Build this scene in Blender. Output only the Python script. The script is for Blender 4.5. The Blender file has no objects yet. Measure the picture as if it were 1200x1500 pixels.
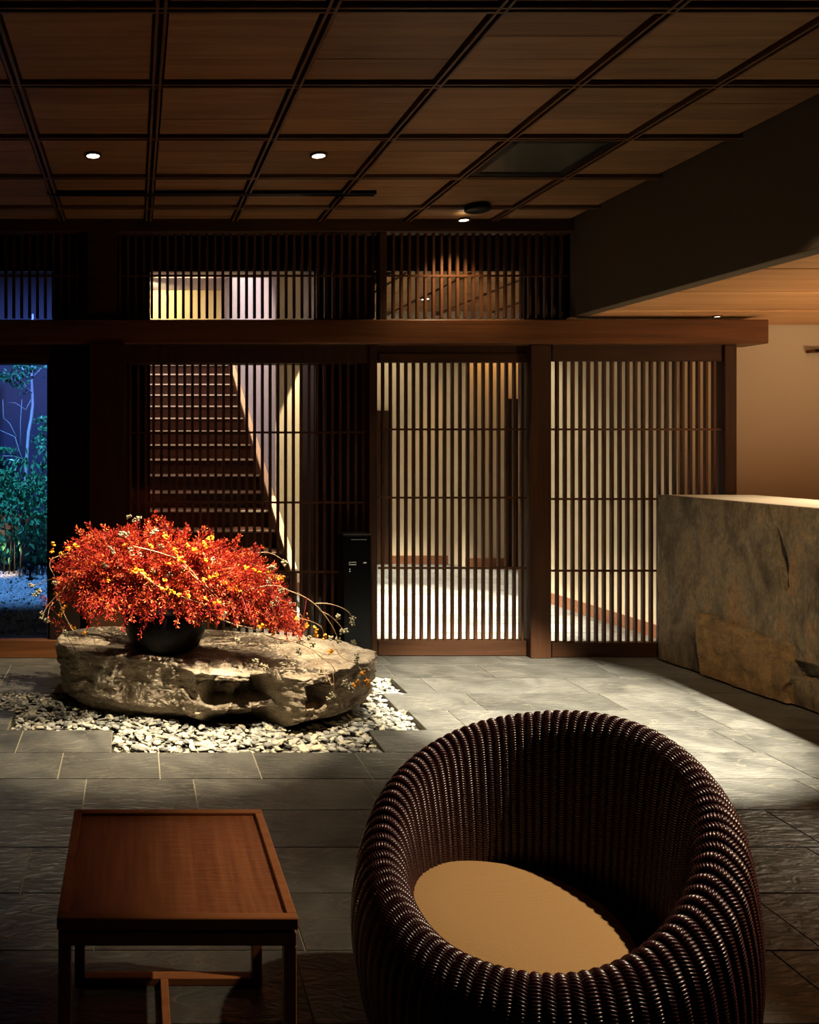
import bpy, bmesh, math, random
import numpy as np
from mathutils import Vector, noise
R = random.Random(7)
PI = math.pi
scene = bpy.context.scene
COL = scene.collection

# ------------------------------------------------------------------ camera
F = 1190.0; VX, VY, EYE = 198.0, 642.0, 1.5
cam = bpy.data.cameras.new('camera'); camo = bpy.data.objects.new('camera', cam); COL.objects.link(camo)
camo.location = (0, 0, EYE); camo.rotation_euler = (PI/2, 0, 0)
cam.sensor_fit = 'VERTICAL'; cam.sensor_height = 36; cam.sensor_width = 28.8
cam.lens = F/1500*36
cam.shift_x = (600-VX)/1500; cam.shift_y = (VY-750)/1500
cam.clip_end = 60; cam.clip_start = 0.05
scene.camera = camo

# ------------------------------------------------------------------ world, exposure
w = bpy.data.worlds.new('night'); scene.world = w; w.use_nodes = True
w.node_tree.nodes['Background'].inputs[0].default_value = (0.10, 0.14, 0.30, 1)
w.node_tree.nodes['Background'].inputs[1].default_value = 0.01
vs = scene.view_settings
vs.view_transform = 'Standard'; vs.look = 'None'; vs.gamma = 1; vs.exposure = 0; vs.use_curve_mapping = False

# ------------------------------------------------------------------ lamps
WARM = (1.0, 0.72, 0.42); WHITE = (1.0, 0.84, 0.62)
def spot(loc, target, power, angle, col=WARM, blend=0.4, size=0.03):
    l = bpy.data.lights.new('spot_light', 'SPOT'); l.energy = power; l.color = col
    l.spot_size = math.radians(angle); l.spot_blend = blend; l.shadow_soft_size = size
    o = bpy.data.objects.new('spot_light', l); COL.objects.link(o); o.location = loc
    o.rotation_euler = (Vector(target)-Vector(loc)).to_track_quat('-Z', 'Y').to_euler()
    return o
def area(loc, target, power, sx, sy, col=WARM, spread=180):
    l = bpy.data.lights.new('area_light', 'AREA'); l.energy = power; l.color = col
    l.shape = 'RECTANGLE'; l.size = sx; l.size_y = sy; l.spread = math.radians(spread)
    o = bpy.data.objects.new('area_light', l); COL.objects.link(o); o.location = loc
    o.rotation_euler = (Vector(target)-Vector(loc)).to_track_quat('-Z', 'Y').to_euler()
    return o
H = 2.967   # ceiling height
# main room ceiling spots, with a few added lamps
spot((0.80, 3.62, H-.02), (0.15, 4.40, .45), 1020, 46, (1, .81, .54), .45, .010)      # on the plant
spot((0.50, 3.20, H-.02), (0.15, 4.20, .12), 1150, 25, (1, .84, .60), .9, .012)        # added to light the rock front, no fixture there
spot((2.885, 2.72, H-.03), (2.42, 4.36, 0), 5600, 37, (1, .90, .70), .5, .005)        # on the slate floor
spot((1.2, 4.4, H-.02), (1.75, 4.6, 0), 560, 52, (1, .88, .66), .9, .02)
spot((-.22, 4.25, H-.02), (-.1, 3.95, 0), 170, 60, (1, .82, .58), .9, .02)
spot((2.3, 1.9, H-.02), (1.0, 1.92, .40), 265, 34, (1, .78, .52), .5, .02)        # on the chair
spot((-.25, 2.3, H-.02), (0.10, 2.02, .45), 15, 19, (1, .66, .38), .8, .03)             # on the table
spot((2.17, 5.36, H-.06), (2.1, 5.50, 1.5), 60, 95, (1, .72, .42), .8, .02)        # downlight at the screen
spot((2.3, 2.7, H-.03), (3.75, 4.5, .75), 240, 34, (1, .70, .40), .9, .02)          # added to brighten the counter face
# vestibule
spot((2.5, 6.6, H-.03), (2.5, 6.2, 0), 2200, 64, (1, .93, .78), .6, .015)
spot((2.75, 7.2, H-.03), (2.6, 7.1, 0), 7200, 50, (1, .93, .78), .5, .03)
spot((3.3, 8.7, H-.03), (3.2, 8.4, 0), 3400, 56, (1, .92, .74), .5, .03)
spot((4.20, 9.15, H-.03), (4.22, 9.5, 1.6), 55, 80, (1, .55, .16), .6, .02)
spot((3.45, 8.2, H-.05), (3.80, 7.35, 1.6), 300, 46, (1, .88, .66), 1, .03)
spot((2.9, 8.9, H-.05), (2.9, 9.7, 1.4), 34, 110, (1, .84, .6), .8, .03)
# stairwell
spot((1.85, 7.67, 3.10), (1.85, 7.72, 0), 700, 41, (1, .86, .58), .08, .01)
spot((0.2, 12.3, 3.80), (0.3, 13.0, 3.40), 80, 130, (1, .78, .40), .6, .1)
area((0.6, 10.3, 5.1), (0.6, 10.3, 0), 170, .5, 2.5, (1, .78, .58))
area((0.5, 8.2, 3.08), (0.6, 10.2, 1.5), 26, .6, .3, (1, .72, .50))
area((0.25, 9.5, 3.9), (1.37, 9.9, 2.6), 6, .5, .5, (.74, .70, 1.0))
# lounge behind the counter
area((5.3, 3.2, 1.1), (5.1, 3.9, 2.33), 46, 1.0, .5, (1, .67, .38), 120)
area((4.9, 4.9, 2.25), (4.3, 4.7, 1.12), 14, .5, .2, (1, .86, .62), 70)
spot((4.9, 5.2, 2.30), (4.6, 5.96, 1.9), 3, 120, (1, .76, .46), .8, .03)
# garden
spot((-1.9, 7.2, 3.4), (-1.25, 8.7, .6), 900, 62, (.13, .40, 1.0), .6, .05)
spot((-0.7, 8.0, 3.4), (-1.5, 11.5, 1.6), 620, 70, (.12, .24, .9), .9, .05)
spot((-1.75, 9.9, .25), (-1.6, 10.6, .9), 30, 110, (1, .62, .34), .8, .05)
spot((-1.15, 8.75, .34), (-1.75, 8.95, .02), 25, 95, (1, .72, .55), .9, .03)

# ------------------------------------------------------------------ helpers
def pt(px, py, Y):
    return ((px-VX)*Y/F, Y, EYE-(py-VY)*Y/F)
def tag(o, label=None, cat=None, group=None, kind=None):
    if label: o['label'] = label
    if cat: o['category'] = cat
    if group: o['group'] = group
    if kind: o['kind'] = kind
    return o
def empty(name, loc=(0, 0, 0)):
    o = bpy.data.objects.new(name, None); COL.objects.link(o); o.location = loc; o.empty_display_size = .05
    return o
def mesh_obj(name, verts, faces, mat, parent=None, smooth=False, mats=None, mi=None, edges=()):
    me = bpy.data.meshes.new(name)
    me.from_pydata([tuple(v) for v in verts], [], [tuple(f) for f in faces])
    if mats:
        for m in mats: me.materials.append(m)
        if mi is not None: me.polygons.foreach_set('material_index', mi)
    elif mat: me.materials.append(mat)
    if smooth: me.polygons.foreach_set('use_smooth', [True]*len(me.polygons))
    me.update()
    o = bpy.data.objects.new(name, me); COL.objects.link(o)
    if parent:
        o.parent = parent; o.location = -Vector(parent.location)
        if parent.parent: o.location = (0,0,0) if parent.type=='MESH' and parent.location.length==0 else o.location - Vector(parent.parent.location)
    return o
class MB:
    def __init__(s): s.v = []; s.f = []
    def add(s, v, f):
        n = len(s.v); s.v += v; s.f += [tuple(i+n for i in q) for q in f]; return s
    def box(s, x0, x1, y0, y1, z0, z1, b=0.0):
        if b <= 0:
            v = [(x, y, z) for z in (z0, z1) for y in (y0, y1) for x in (x0, x1)]
            f = [(0, 2, 3, 1), (4, 5, 7, 6), (0, 1, 5, 4), (2, 6, 7, 3), (0, 4, 6, 2), (1, 3, 7, 5)]
            return s.add(v, f)
        bm = bmesh.new(); bmesh.ops.create_cube(bm, size=1)
        for q in bm.verts: q.co = ((x0+x1)/2+q.co.x*(x1-x0), (y0+y1)/2+q.co.y*(y1-y0), (z0+z1)/2+q.co.z*(z1-z0))
        bmesh.ops.bevel(bm, geom=bm.edges[:], offset=b, segments=1, affect='EDGES')
        bm.verts.ensure_lookup_table()
        v = [tuple(q.co) for q in bm.verts]; f = [tuple(k.index for k in p.verts) for p in bm.faces]; bm.free()
        return s.add(v, f)
    def tube(s, pts, r0, r1=None, n=6):
        r1 = r0 if r1 is None else r1
        pts = [Vector(p) for p in pts]; m = len(pts); v = []; f = []
        up = Vector((.13, .31, .94))
        for i, p in enumerate(pts):
            t = (pts[min(i+1, m-1)]-pts[max(i-1, 0)]).normalized()
            a = t.cross(up).normalized(); b = t.cross(a)
            r = r0+(r1-r0)*i/max(1, m-1)
            for k in range(n):
                q = 2*PI*k/n; v.append(tuple(p+a*(r*math.cos(q))+b*(r*math.sin(q))))
        for i in range(m-1):
            for k in range(n):
                f.append((i*n+k, i*n+(k+1) % n, (i+1)*n+(k+1) % n, (i+1)*n+k))
        f.append(tuple(range(n))[::-1]); f.append(tuple((m-1)*n+k for k in range(n)))
        return s.add(v, f)
    def lathe(s, prof, c=(0, 0, 0), n=32):
        v = []; f = []
        for r, z in prof:
            for k in range(n):
                q = 2*PI*k/n; v.append((c[0]+r*math.cos(q), c[1]+r*math.sin(q), c[2]+z))
        for i in range(len(prof)-1):
            for k in range(n):
                f.append((i*n+k, i*n+(k+1) % n, (i+1)*n+(k+1) % n, (i+1)*n+k))
        return s.add(v, f)
    def ico(s, c, r):
        t = (1+5**.5)/2
        vs_ = [(-1, t, 0), (1, t, 0), (-1, -t, 0), (1, -t, 0), (0, -1, t), (0, 1, t), (0, -1, -t), (0, 1, -t), (t, 0, -1), (t, 0, 1), (-t, 0, -1), (-t, 0, 1)]
        k = r/math.sqrt(1+t*t)
        f = [(0, 11, 5), (0, 5, 1), (0, 1, 7), (0, 7, 10), (0, 10, 11), (1, 5, 9), (5, 11, 4), (11, 10, 2), (10, 7, 6), (7, 1, 8), (3, 9, 4), (3, 4, 2), (3, 2, 6), (3, 6, 8), (3, 8, 9), (4, 9, 5), (2, 4, 11), (6, 2, 10), (8, 6, 7), (9, 8, 1)]
        return s.add([(c[0]+a*k, c[1]+b*k, c[2]+d*k) for a, b, d in vs_], f)
    def build(s, name, mat, parent=None, smooth=False):
        return mesh_obj(name, s.v, s.f, mat, parent, smooth)
def box(name, mat, parent, x0, x1, y0, y1, z0, z1, b=0.0):
    return MB().box(x0, x1, y0, y1, z0, z1, b).build(name, mat, parent)

# ------------------------------------------------------------------ materials
def new_mat(name):
    m = bpy.data.materials.new(name); m.use_nodes = True
    nt = m.node_tree; return m, nt, nt.nodes['Principled BSDF']
def nd(nt, t, **kw):
    n = nt.nodes.new(t)
    for k, v in kw.items(): setattr(n, k, v)
    return n
def ramp(nt, fac, stops):
    r = nd(nt, 'ShaderNodeValToRGB'); e = r.color_ramp.elements
    while len(e) > 1: e.remove(e[-1])
    e[0].position = stops[0][0]; e[0].color = (*stops[0][1], 1)
    for p, c in stops[1:]:
        q = e.new(p); q.color = (*c, 1)
    nt.links.new(fac, r.inputs[0]); return r
def plain(name, c, rough=.5, metal=0, coat=0, bump=0, bscale=200):
    m, nt, b = new_mat(name); b.inputs['Base Color'].default_value = (*c, 1)
    b.inputs['Roughness'].default_value = rough; b.inputs['Metallic'].default_value = metal
    if coat: b.inputs['Coat Weight'].default_value = coat; b.inputs['Coat Roughness'].default_value = .1
    if bump:
        n = nd(nt, 'ShaderNodeTexNoise'); n.inputs['Scale'].default_value = bscale; n.inputs['Detail'].default_value = 4
        tc = nd(nt, 'ShaderNodeTexCoord'); nt.links.new(tc.outputs['Object'], n.inputs['Vector'])
        bp = nd(nt, 'ShaderNodeBump'); bp.inputs['Strength'].default_value = bump; bp.inputs['Distance'].default_value = .01
        nt.links.new(n.outputs['Fac'], bp.inputs['Height']); nt.links.new(bp.outputs[0], b.inputs['Normal'])
    return m
def emis(name, c, s):
    m, nt, b = new_mat(name); b.inputs['Base Color'].default_value = (0, 0, 0, 1)
    b.inputs['Emission Color'].default_value = (*c, 1); b.inputs['Emission Strength'].default_value = s; return m
def wood(name, dark, light, axis='x', scale=1.0, rough=.45, var=.35, bump=.25, spec=.16):
    """axis = direction of the grain"""
    m, nt, b = new_mat(name)
    tc = nd(nt, 'ShaderNodeTexCoord'); oi = nd(nt, 'ShaderNodeObjectInfo')
    ad = nd(nt, 'ShaderNodeVectorMath', operation='MULTIPLY_ADD')
    cb = nd(nt, 'ShaderNodeCombineXYZ')
    for i in range(3): nt.links.new(oi.outputs['Random'], cb.inputs[i])
    ad.inputs[1].default_value = (13, 17, 11); nt.links.new(cb.outputs[0], ad.inputs[0]); nt.links.new(tc.outputs['Object'], ad.inputs[2])
    mp = nd(nt, 'ShaderNodeMapping'); s = [30, 30, 30]; s['xyz'.index(axis)] = 1.6
    mp.inputs['Scale'].default_value = [q*scale for q in s]; nt.links.new(ad.outputs[0], mp.inputs[0])
    n = nd(nt, 'ShaderNodeTexNoise'); n.inputs['Scale'].default_value = 1; n.inputs['Detail'].default_value = 6; n.inputs['Roughness'].default_value = .6; n.inputs['Distortion'].default_value = .6
    nt.links.new(mp.outputs[0], n.inputs['Vector'])
    n2 = nd(nt, 'ShaderNodeTexNoise'); n2.inputs['Scale'].default_value = 3.0*scale; n2.inputs['Detail'].default_value = 2
    nt.links.new(ad.outputs[0], n2.inputs['Vector'])
    mx = nd(nt, 'ShaderNodeMath', operation='MULTIPLY_ADD'); mx.inputs[1].default_value = .35; nt.links.new(n2.outputs['Fac'], mx.inputs[0]); nt.links.new(n.outputs['Fac'], mx.inputs[2])
    r = ramp(nt, mx.outputs[0], [(.42, dark), (.88, light)])
    hs = nd(nt, 'ShaderNodeHueSaturation'); mr = nd(nt, 'ShaderNodeMapRange')
    mr.inputs['To Min'].default_value = 1-var; mr.inputs['To Max'].default_value = 1+var
    nt.links.new(oi.outputs['Random'], mr.inputs['Value']); nt.links.new(mr.outputs[0], hs.inputs['Value']); nt.links.new(r.outputs[0], hs.inputs['Color'])
    nt.links.new(hs.outputs[0], b.inputs['Base Color']); b.inputs['Roughness'].default_value = rough; b.inputs['Specular IOR Level'].default_value = spec
    bp = nd(nt, 'ShaderNodeBump'); bp.inputs['Strength'].default_value = bump; bp.inputs['Distance'].default_value = .003
    nt.links.new(n.outputs['Fac'], bp.inputs['Height']); nt.links.new(bp.outputs[0], b.inputs['Normal'])
    return m
def slate(name, a, bcol, vein, rough=.42):
    m, nt, b = new_mat(name)
    tc = nd(nt, 'ShaderNodeTexCoord'); oi = nd(nt, 'ShaderNodeObjectInfo')
    cb = nd(nt, 'ShaderNodeCombineXYZ'); nt.links.new(oi.outputs['Random'], cb.inputs[0]); nt.links.new(oi.outputs['Random'], cb.inputs[1])
    ad = nd(nt, 'ShaderNodeVectorMath', operation='MULTIPLY_ADD'); ad.inputs[1].default_value = (31, 17, 5)
    nt.links.new(cb.outputs[0], ad.inputs[0]); nt.links.new(tc.outputs['Object'], ad.inputs[2])
    n = nd(nt, 'ShaderNodeTexNoise'); n.inputs['Scale'].default_value = 3.5; n.inputs['Detail'].default_value = 8; n.inputs['Roughness'].default_value = .62; n.inputs['Distortion'].default_value = .8
    nt.links.new(ad.outputs[0], n.inputs['Vector'])
    r = ramp(nt, n.outputs['Fac'], [(.3, a), (.7, bcol)])
    mp = nd(nt, 'ShaderNodeMapping'); mp.inputs['Scale'].default_value = (1.0, 2.6, 1); mp.inputs['Rotation'].default_value = (0, 0, .5); nt.links.new(ad.outputs[0], mp.inputs[0])
    v = nd(nt, 'ShaderNodeTexNoise'); v.inputs['Scale'].default_value = 1.7; v.inputs['Detail'].default_value = 5; v.inputs['Distortion'].default_value = 1.2
    nt.links.new(mp.outputs[0], v.inputs['Vector'])
    vr = ramp(nt, v.outputs['Fac'], [(.493, (0, 0, 0)), (.5, (.34, .34, .34)), (.506, (0, 0, 0))])
    mx = nd(nt, 'ShaderNodeMix', data_type='RGBA'); nt.links.new(vr.outputs[0], mx.inputs[0]); nt.links.new(r.outputs[0], mx.inputs[6]); mx.inputs[7].default_value = (*vein, 1)
    hs = nd(nt, 'ShaderNodeHueSaturation'); mr = nd(nt, 'ShaderNodeMapRange'); mr.inputs['To Min'].default_value = .8; mr.inputs['To Max'].default_value = 1.2
    nt.links.new(oi.outputs['Random'], mr.inputs['Value']); nt.links.new(mr.outputs[0], hs.inputs['Value']); nt.links.new(mx.outputs[2], hs.inputs['Color'])
    nt.links.new(hs.outputs[0], b.inputs['Base Color']); b.inputs['Roughness'].default_value = rough
    n3 = nd(nt, 'ShaderNodeTexNoise'); n3.inputs['Scale'].default_value = 9; n3.inputs['Detail'].default_value = 7; n3.inputs['Distortion'].default_value = 1.5; nt.links.new(mp.outputs[0], n3.inputs['Vector'])
    bp = nd(nt, 'ShaderNodeBump'); bp.inputs['Strength'].default_value = .55; bp.inputs['Distance'].default_value = .018
    nt.links.new(n3.outputs['Fac'], bp.inputs['Height']); nt.links.new(bp.outputs[0], b.inputs['Normal'])
    return m
def stone(name, stops, scale=4, bump=.6, bscale=40, rough=.75, stretch=(1, 1, 1)):
    m, nt, b = new_mat(name)
    tc = nd(nt, 'ShaderNodeTexCoord'); mp = nd(nt, 'ShaderNodeMapping'); mp.inputs['Scale'].default_value = stretch; nt.links.new(tc.outputs['Object'], mp.inputs[0])
    n = nd(nt, 'ShaderNodeTexNoise'); n.inputs['Scale'].default_value = scale; n.inputs['Detail'].default_value = 10; n.inputs['Roughness'].default_value = .65; n.inputs['Distortion'].default_value = .5
    nt.links.new(mp.outputs[0], n.inputs['Vector'])
    r = ramp(nt, n.outputs['Fac'], stops); nt.links.new(r.outputs[0], b.inputs['Base Color']); b.inputs['Roughness'].default_value = rough
    n2 = nd(nt, 'ShaderNodeTexNoise'); n2.inputs['Scale'].default_value = bscale; n2.inputs['Detail'].default_value = 8; n2.inputs['Roughness'].default_value = .7; nt.links.new(mp.outputs[0], n2.inputs['Vector'])
    n3 = nd(nt, 'ShaderNodeTexNoise'); n3.inputs['Scale'].default_value = bscale*2.2; n3.inputs['Detail'].default_value = 6; n3.inputs['Roughness'].default_value = .8; nt.links.new(mp.outputs[0], n3.inputs['Vector'])
    mr = nd(nt, 'ShaderNodeMapRange'); mr.inputs['From Min'].default_value = .32; mr.inputs['From Max'].default_value = .68; mr.inputs['To Min'].default_value = .5; mr.inputs['To Max'].default_value = 1.55
    hs = nd(nt, 'ShaderNodeHueSaturation'); nt.links.new(n3.outputs['Fac'], mr.inputs['Value']); nt.links.new(mr.outputs[0], hs.inputs['Value']); nt.links.new(r.outputs[0], hs.inputs['Color']); nt.links.new(hs.outputs[0], b.inputs['Base Color'])
    bp = nd(nt, 'ShaderNodeBump'); bp.inputs['Strength'].default_value = bump; bp.inputs['Distance'].default_value = .012
    nt.links.new(n2.outputs['Fac'], bp.inputs['Height']); nt.links.new(bp.outputs[0], b.inputs['Normal'])
    return m
def glass(name):
    m = bpy.data.materials.new(name); m.use_nodes = True; nt = m.node_tree; nt.nodes.clear()
    o = nd(nt, 'ShaderNodeOutputMaterial'); t = nd(nt, 'ShaderNodeBsdfTransparent'); g = nd(nt, 'ShaderNodeBsdfGlossy'); g.inputs['Roughness'].default_value = .01
    fr = nd(nt, 'ShaderNodeFresnel'); fr.inputs[0].default_value = 1.35
    mx = nd(nt, 'ShaderNodeMixShader'); nt.links.new(fr.outputs[0], mx.inputs[0]); nt.links.new(t.outputs[0], mx.inputs[1]); nt.links.new(g.outputs[0], mx.inputs[2])
    nt.links.new(mx.outputs[0], o.inputs[0]); t.inputs[0].default_value = (.97, .97, .96, 1); return m

M = {}
M['ceil'] = wood('ceiling_cedar', (.145, .070, .028), (.27, .142, .060), 'x', .8, .5, .16)
M['batten'] = wood('batten_wood', (.085, .040, .018), (.14, .07, .034), 'x', 1, .35, .1)
M['dark'] = wood('dark_timber', (.026, .010, .004), (.058, .023, .008), 'x', 1, .6, .12)
M['darkz'] = wood('dark_timber_upright', (.025, .0095, .0038), (.056, .022, .0075), 'z', 1, .6, .12)
M['slat'] = wood('slat_timber', (.042, .015, .005), (.090, .034, .011), 'z', 1, .5, .12)
M['beam'] = wood('beam_timber', (.060, .022, .008), (.150, .058, .020), 'x', .6, .42, .0)
M['black'] = plain('black_stained_wood', (.012, .007, .005), .5)
M['ebony'] = wood('black_brown_board', (.016, .007, .004), (.035, .015, .008), 'z', 1, .4, .1)
M['lowceil'] = wood('lower_ceiling_cedar', (.42, .205, .085), (.64, .35, .155), 'x', .5, .5, .06)
M['table'] = wood('table_top_wood', (.17, .052, .018), (.30, .105, .038), 'y', 1, .38, 0, .15)
M['tframe'] = wood('table_frame_wood', (.20, .07, .026), (.33, .13, .05), 'x', 1, .35, .05)
M['stair'] = wood('stair_wood', (.035, .013, .008), (.075, .028, .016), 'x', 1, .4, .1)
M['base'] = wood('skirting_wood', (.14, .055, .025), (.22, .09, .045), 'x', 1, .4, .1)
M['plaster'] = plain('cream_plaster', (.58, .47, .31), .9, bump=.1, bscale=60)
M['plasterw'] = plain('pale_plaster', (.44, .42, .50), .9, bump=.1, bscale=60)
M['plasterb'] = plain('tan_plaster', (.42, .32, .22), .9, bump=.1, bscale=60)
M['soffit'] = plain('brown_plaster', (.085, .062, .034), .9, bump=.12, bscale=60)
M['outer'] = plain('garden_plaster', (.14, .14, .18), .9, bump=.2, bscale=30)
M['slate'] = slate('slate', (.034, .034, .031), (.090, .088, .078), (.22, .20, .14), .38)
M['grout'] = plain('grout', (.19, .17, .12), .95)
M['glass'] = glass('clear_glass')

M['rock'] = stone('boulder', [(.3, (.17, .125, .085)), (.5, (.40, .32, .225)), (.7, (.58, .49, .37))], 7, 1.0, 30, .8, (1, 1, 2.2)); M['rock'].node_tree.nodes['Bump'].inputs['Distance'].default_value = .03
M['counter'] = stone('counter_stone', [(.34, (.038, .026, .013)), (.46, (.105, .078, .043)), (.55, (.155, .120, .070)), (.64, (.22, .125, .05)), (.72, (.11, .08, .045))], 4.5, .9, 26, .5, (1.4, 1.4, .6))
M['counterr'] = stone('rough_ochre_stone', [(.3, (.10, .06, .025)), (.5, (.20, .12, .045)), (.7, (.30, .18, .07))], 14, .9, 60, .7)
M['chip1'] = plain('chip_grey', (.30, .29, .25), .8, bump=.3, bscale=60)
M['chip2'] = plain('chip_cream', (.42, .38, .27), .8, bump=.3, bscale=60)
M['chip3'] = plain('chip_slate', (.15, .15, .135), .8, bump=.3, bscale=60)
M['soil'] = plain('dark_soil', (.03, .026, .02), .95)
M['wicker'] = plain('dark_wicker', (.040, .008, .011), .30); M['wicker'].node_tree.nodes['Principled BSDF'].inputs['Specular IOR Level'].default_value = 1.0
M['wdark'] = plain('dark_chair_inner', (.008, .004, .004), .7)
M['lacq'] = plain('black_lacquer', (.0015, .0015, .0015), .25)
M['metal'] = plain('slot_glint_metal', (.6, .6, .6), .3, 1)
M['white'] = plain('white_print', (.55, .55, .55), .6)
M['blackm'] = plain('black_metal', (.004, .004, .005), .4)
M['pot'] = plain('dark_pot_shaded', (.003, .002, .002), .45, bump=.2, bscale=50)  # dark bowl, colour taken nearly black for the shade under the leaves
M['twig'] = plain('tan_twig', (.42, .27, .15), .6)
M['bark'] = plain('garden_bark', (.42, .40, .40), .8, bump=.4, bscale=60)
M['leafA'] = plain('leaf_red', (.50, .034, .018), .38)
M['leafB'] = plain('leaf_orange', (.70, .11, .022), .38)
M['leafC'] = plain('leaf_dark_red', (.20, .010, .010), .4)
M['leafD'] = plain('leaf_pale_pink', (.85, .26, .09), .4)
M['berryO'] = plain('orange_berry', (.95, .38, .02), .3)
M['berryG'] = plain('grey_green_berry', (.30, .27, .17), .35)
M['green'] = plain('garden_leaf', (.06, .30, .12), .35)
M['lens'] = emis('lamp_lens', (1, .86, .62), 9)
M['gravel'] = plain('garden_gravel', (.5, .5, .5), .8)
for q_ in ('black', 'wdark', 'lacq', 'blackm', 'pot', 'soil'):
    M[q_].node_tree.nodes['Principled BSDF'].inputs['Specular IOR Level'].default_value = .12
m, nt, b = new_mat('cushion_fabric')
b.inputs['Roughness'].default_value = .9
tc = nd(nt, 'ShaderNodeTexCoord')
wv = nd(nt, 'ShaderNodeTexWave'); wv.inputs['Scale'].default_value = 85; wv.bands_direction = 'X'
wv2 = nd(nt, 'ShaderNodeTexWave'); wv2.inputs['Scale'].default_value = 85; wv2.bands_direction = 'Y'
nt.links.new(tc.outputs['Object'], wv.inputs[0]); nt.links.new(tc.outputs['Object'], wv2.inputs[0])
mu = nd(nt, 'ShaderNodeMath', operation='MULTIPLY'); nt.links.new(wv.outputs['Fac'], mu.inputs[0]); nt.links.new(wv2.outputs['Fac'], mu.inputs[1])
r = ramp(nt, mu.outputs[0], [(0, (.44, .25, .095)), (.8, (.74, .46, .20))]); nt.links.new(r.outputs[0], b.inputs['Base Color'])
bp = nd(nt, 'ShaderNodeBump'); bp.inputs['Strength'].default_value = .4; bp.inputs['Distance'].default_value = .002
nt.links.new(mu.outputs[0], bp.inputs['Height']); nt.links.new(bp.outputs[0], b.inputs['Normal']); M['cushion'] = m
m, nt, b = new_mat('carved_table_wood')   # hand-adzed ripples on the table top
tc = nd(nt, 'ShaderNodeTexCoord'); mp = nd(nt, 'ShaderNodeMapping'); mp.inputs['Scale'].default_value = (11, 66, 1); nt.links.new(tc.outputs['Object'], mp.inputs[0])
n = nd(nt, 'ShaderNodeTexNoise'); n.inputs['Scale'].default_value = 1; n.inputs['Detail'].default_value = 2; nt.links.new(mp.outputs[0], n.inputs[0])
mp2 = nd(nt, 'ShaderNodeMapping'); mp2.inputs['Scale'].default_value = (60, 3, 1); nt.links.new(tc.outputs['Object'], mp2.inputs[0])
n2 = nd(nt, 'ShaderNodeTexNoise'); n2.inputs['Scale'].default_value = 1.2; n2.inputs['Detail'].default_value = 4; nt.links.new(mp2.outputs[0], n2.inputs[0])
b.inputs['Specular IOR Level'].default_value = .35
r = ramp(nt, n2.outputs['Fac'], [(.3, (.18, .058, .022)), (.7, (.30, .11, .042))]); nt.links.new(r.outputs[0], b.inputs['Base Color']); b.inputs['Roughness'].default_value = .36
sx = nd(nt, 'ShaderNodeSeparateXYZ'); nt.links.new(tc.outputs['Object'], sx.inputs[0])
mr = nd(nt, 'ShaderNodeMapRange'); mr.inputs['From Min'].default_value = -.08; mr.inputs['From Max'].default_value = .10; mr.inputs['To Min'].default_value = 0.05; mr.inputs['To Max'].default_value = 1
nt.links.new(sx.outputs[0], mr.inputs['Value'])
mu = nd(nt, 'ShaderNodeMath', operation='MULTIPLY'); nt.links.new(n.outputs['Fac'], mu.inputs[0]); nt.links.new(mr.outputs[0], mu.inputs[1])
bp = nd(nt, 'ShaderNodeBump'); bp.inputs['Strength'].default_value = .55; bp.inputs['Distance'].default_value = .012
nt.links.new(mu.outputs[0], bp.inputs['Height']); nt.links.new(bp.outputs[0], b.inputs['Normal']); M['carved'] = m

# ------------------------------------------------------------------ the setting
D = 5.56
K = D/F                       # metres per pixel at the screen wall
def sx_(px, Y=D): return (px-VX)*Y/F
def sz_(py, Y=D): return EYE-(py-VY)*Y/F
def struct(name, o=None, **kw):
    o['kind'] = 'structure'; return o

# floor: grout bed and slate slabs
SOF = 2.976
fb = MB()
bedrows = {4.78: (.9, 1.60), 4.48: (-.98, 1.45), 4.18: (-.66, 1.50), 3.88: (-.114, 1.197)}
floor = box('floor', M['grout'], None, -2.4, 7.4, -1.6, 13.4, -.14, -.045); struct('', floor)
def slab(x0, x1, y0, y1):
    g = .0030; dz = R.uniform(-.0003, .0003); b = .0015
    x0 += g; x1 -= g; y0 += g; y1 -= g
    t = [R.uniform(-.0003, .0003)+dz for _ in range(4)]
    v = [(x0, y0, -.05), (x1, y0, -.05), (x1, y1, -.05), (x0, y1, -.05),
         (x0, y0, -b), (x1, y0, -b), (x1, y1, -b), (x0, y1, -b),
         (x0+.0003, y0+.0003, t[0]), (x1-.0003, y0+.0003, t[1]), (x1-.0003, y1-.0003, t[2]), (x0+.0003, y1-.0003, t[3])]
    f = [(8, 9, 10, 11)]
    for k in range(4):
        j = (k+1) % 4; f += [(k, j, 4+j, 4+k), (4+k, 4+j, 8+j, 8+k)]
    mesh_obj('slate_slab', v, f, M['slate'], floor)
yrow = 3.88-.3*9
rows = []
while yrow < 10.0: rows.append(round(yrow, 3)); yrow += .3
known = {3.88: [-1.4, -.574, .9e3], 3.58: [-1.2, -.342, .111, .56, 1.05, 1.7, 2.25, 3.0], 3.28: [-1.3, -.214, .256, 1.0, 1.55, 2.3, 2.9]}
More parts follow.
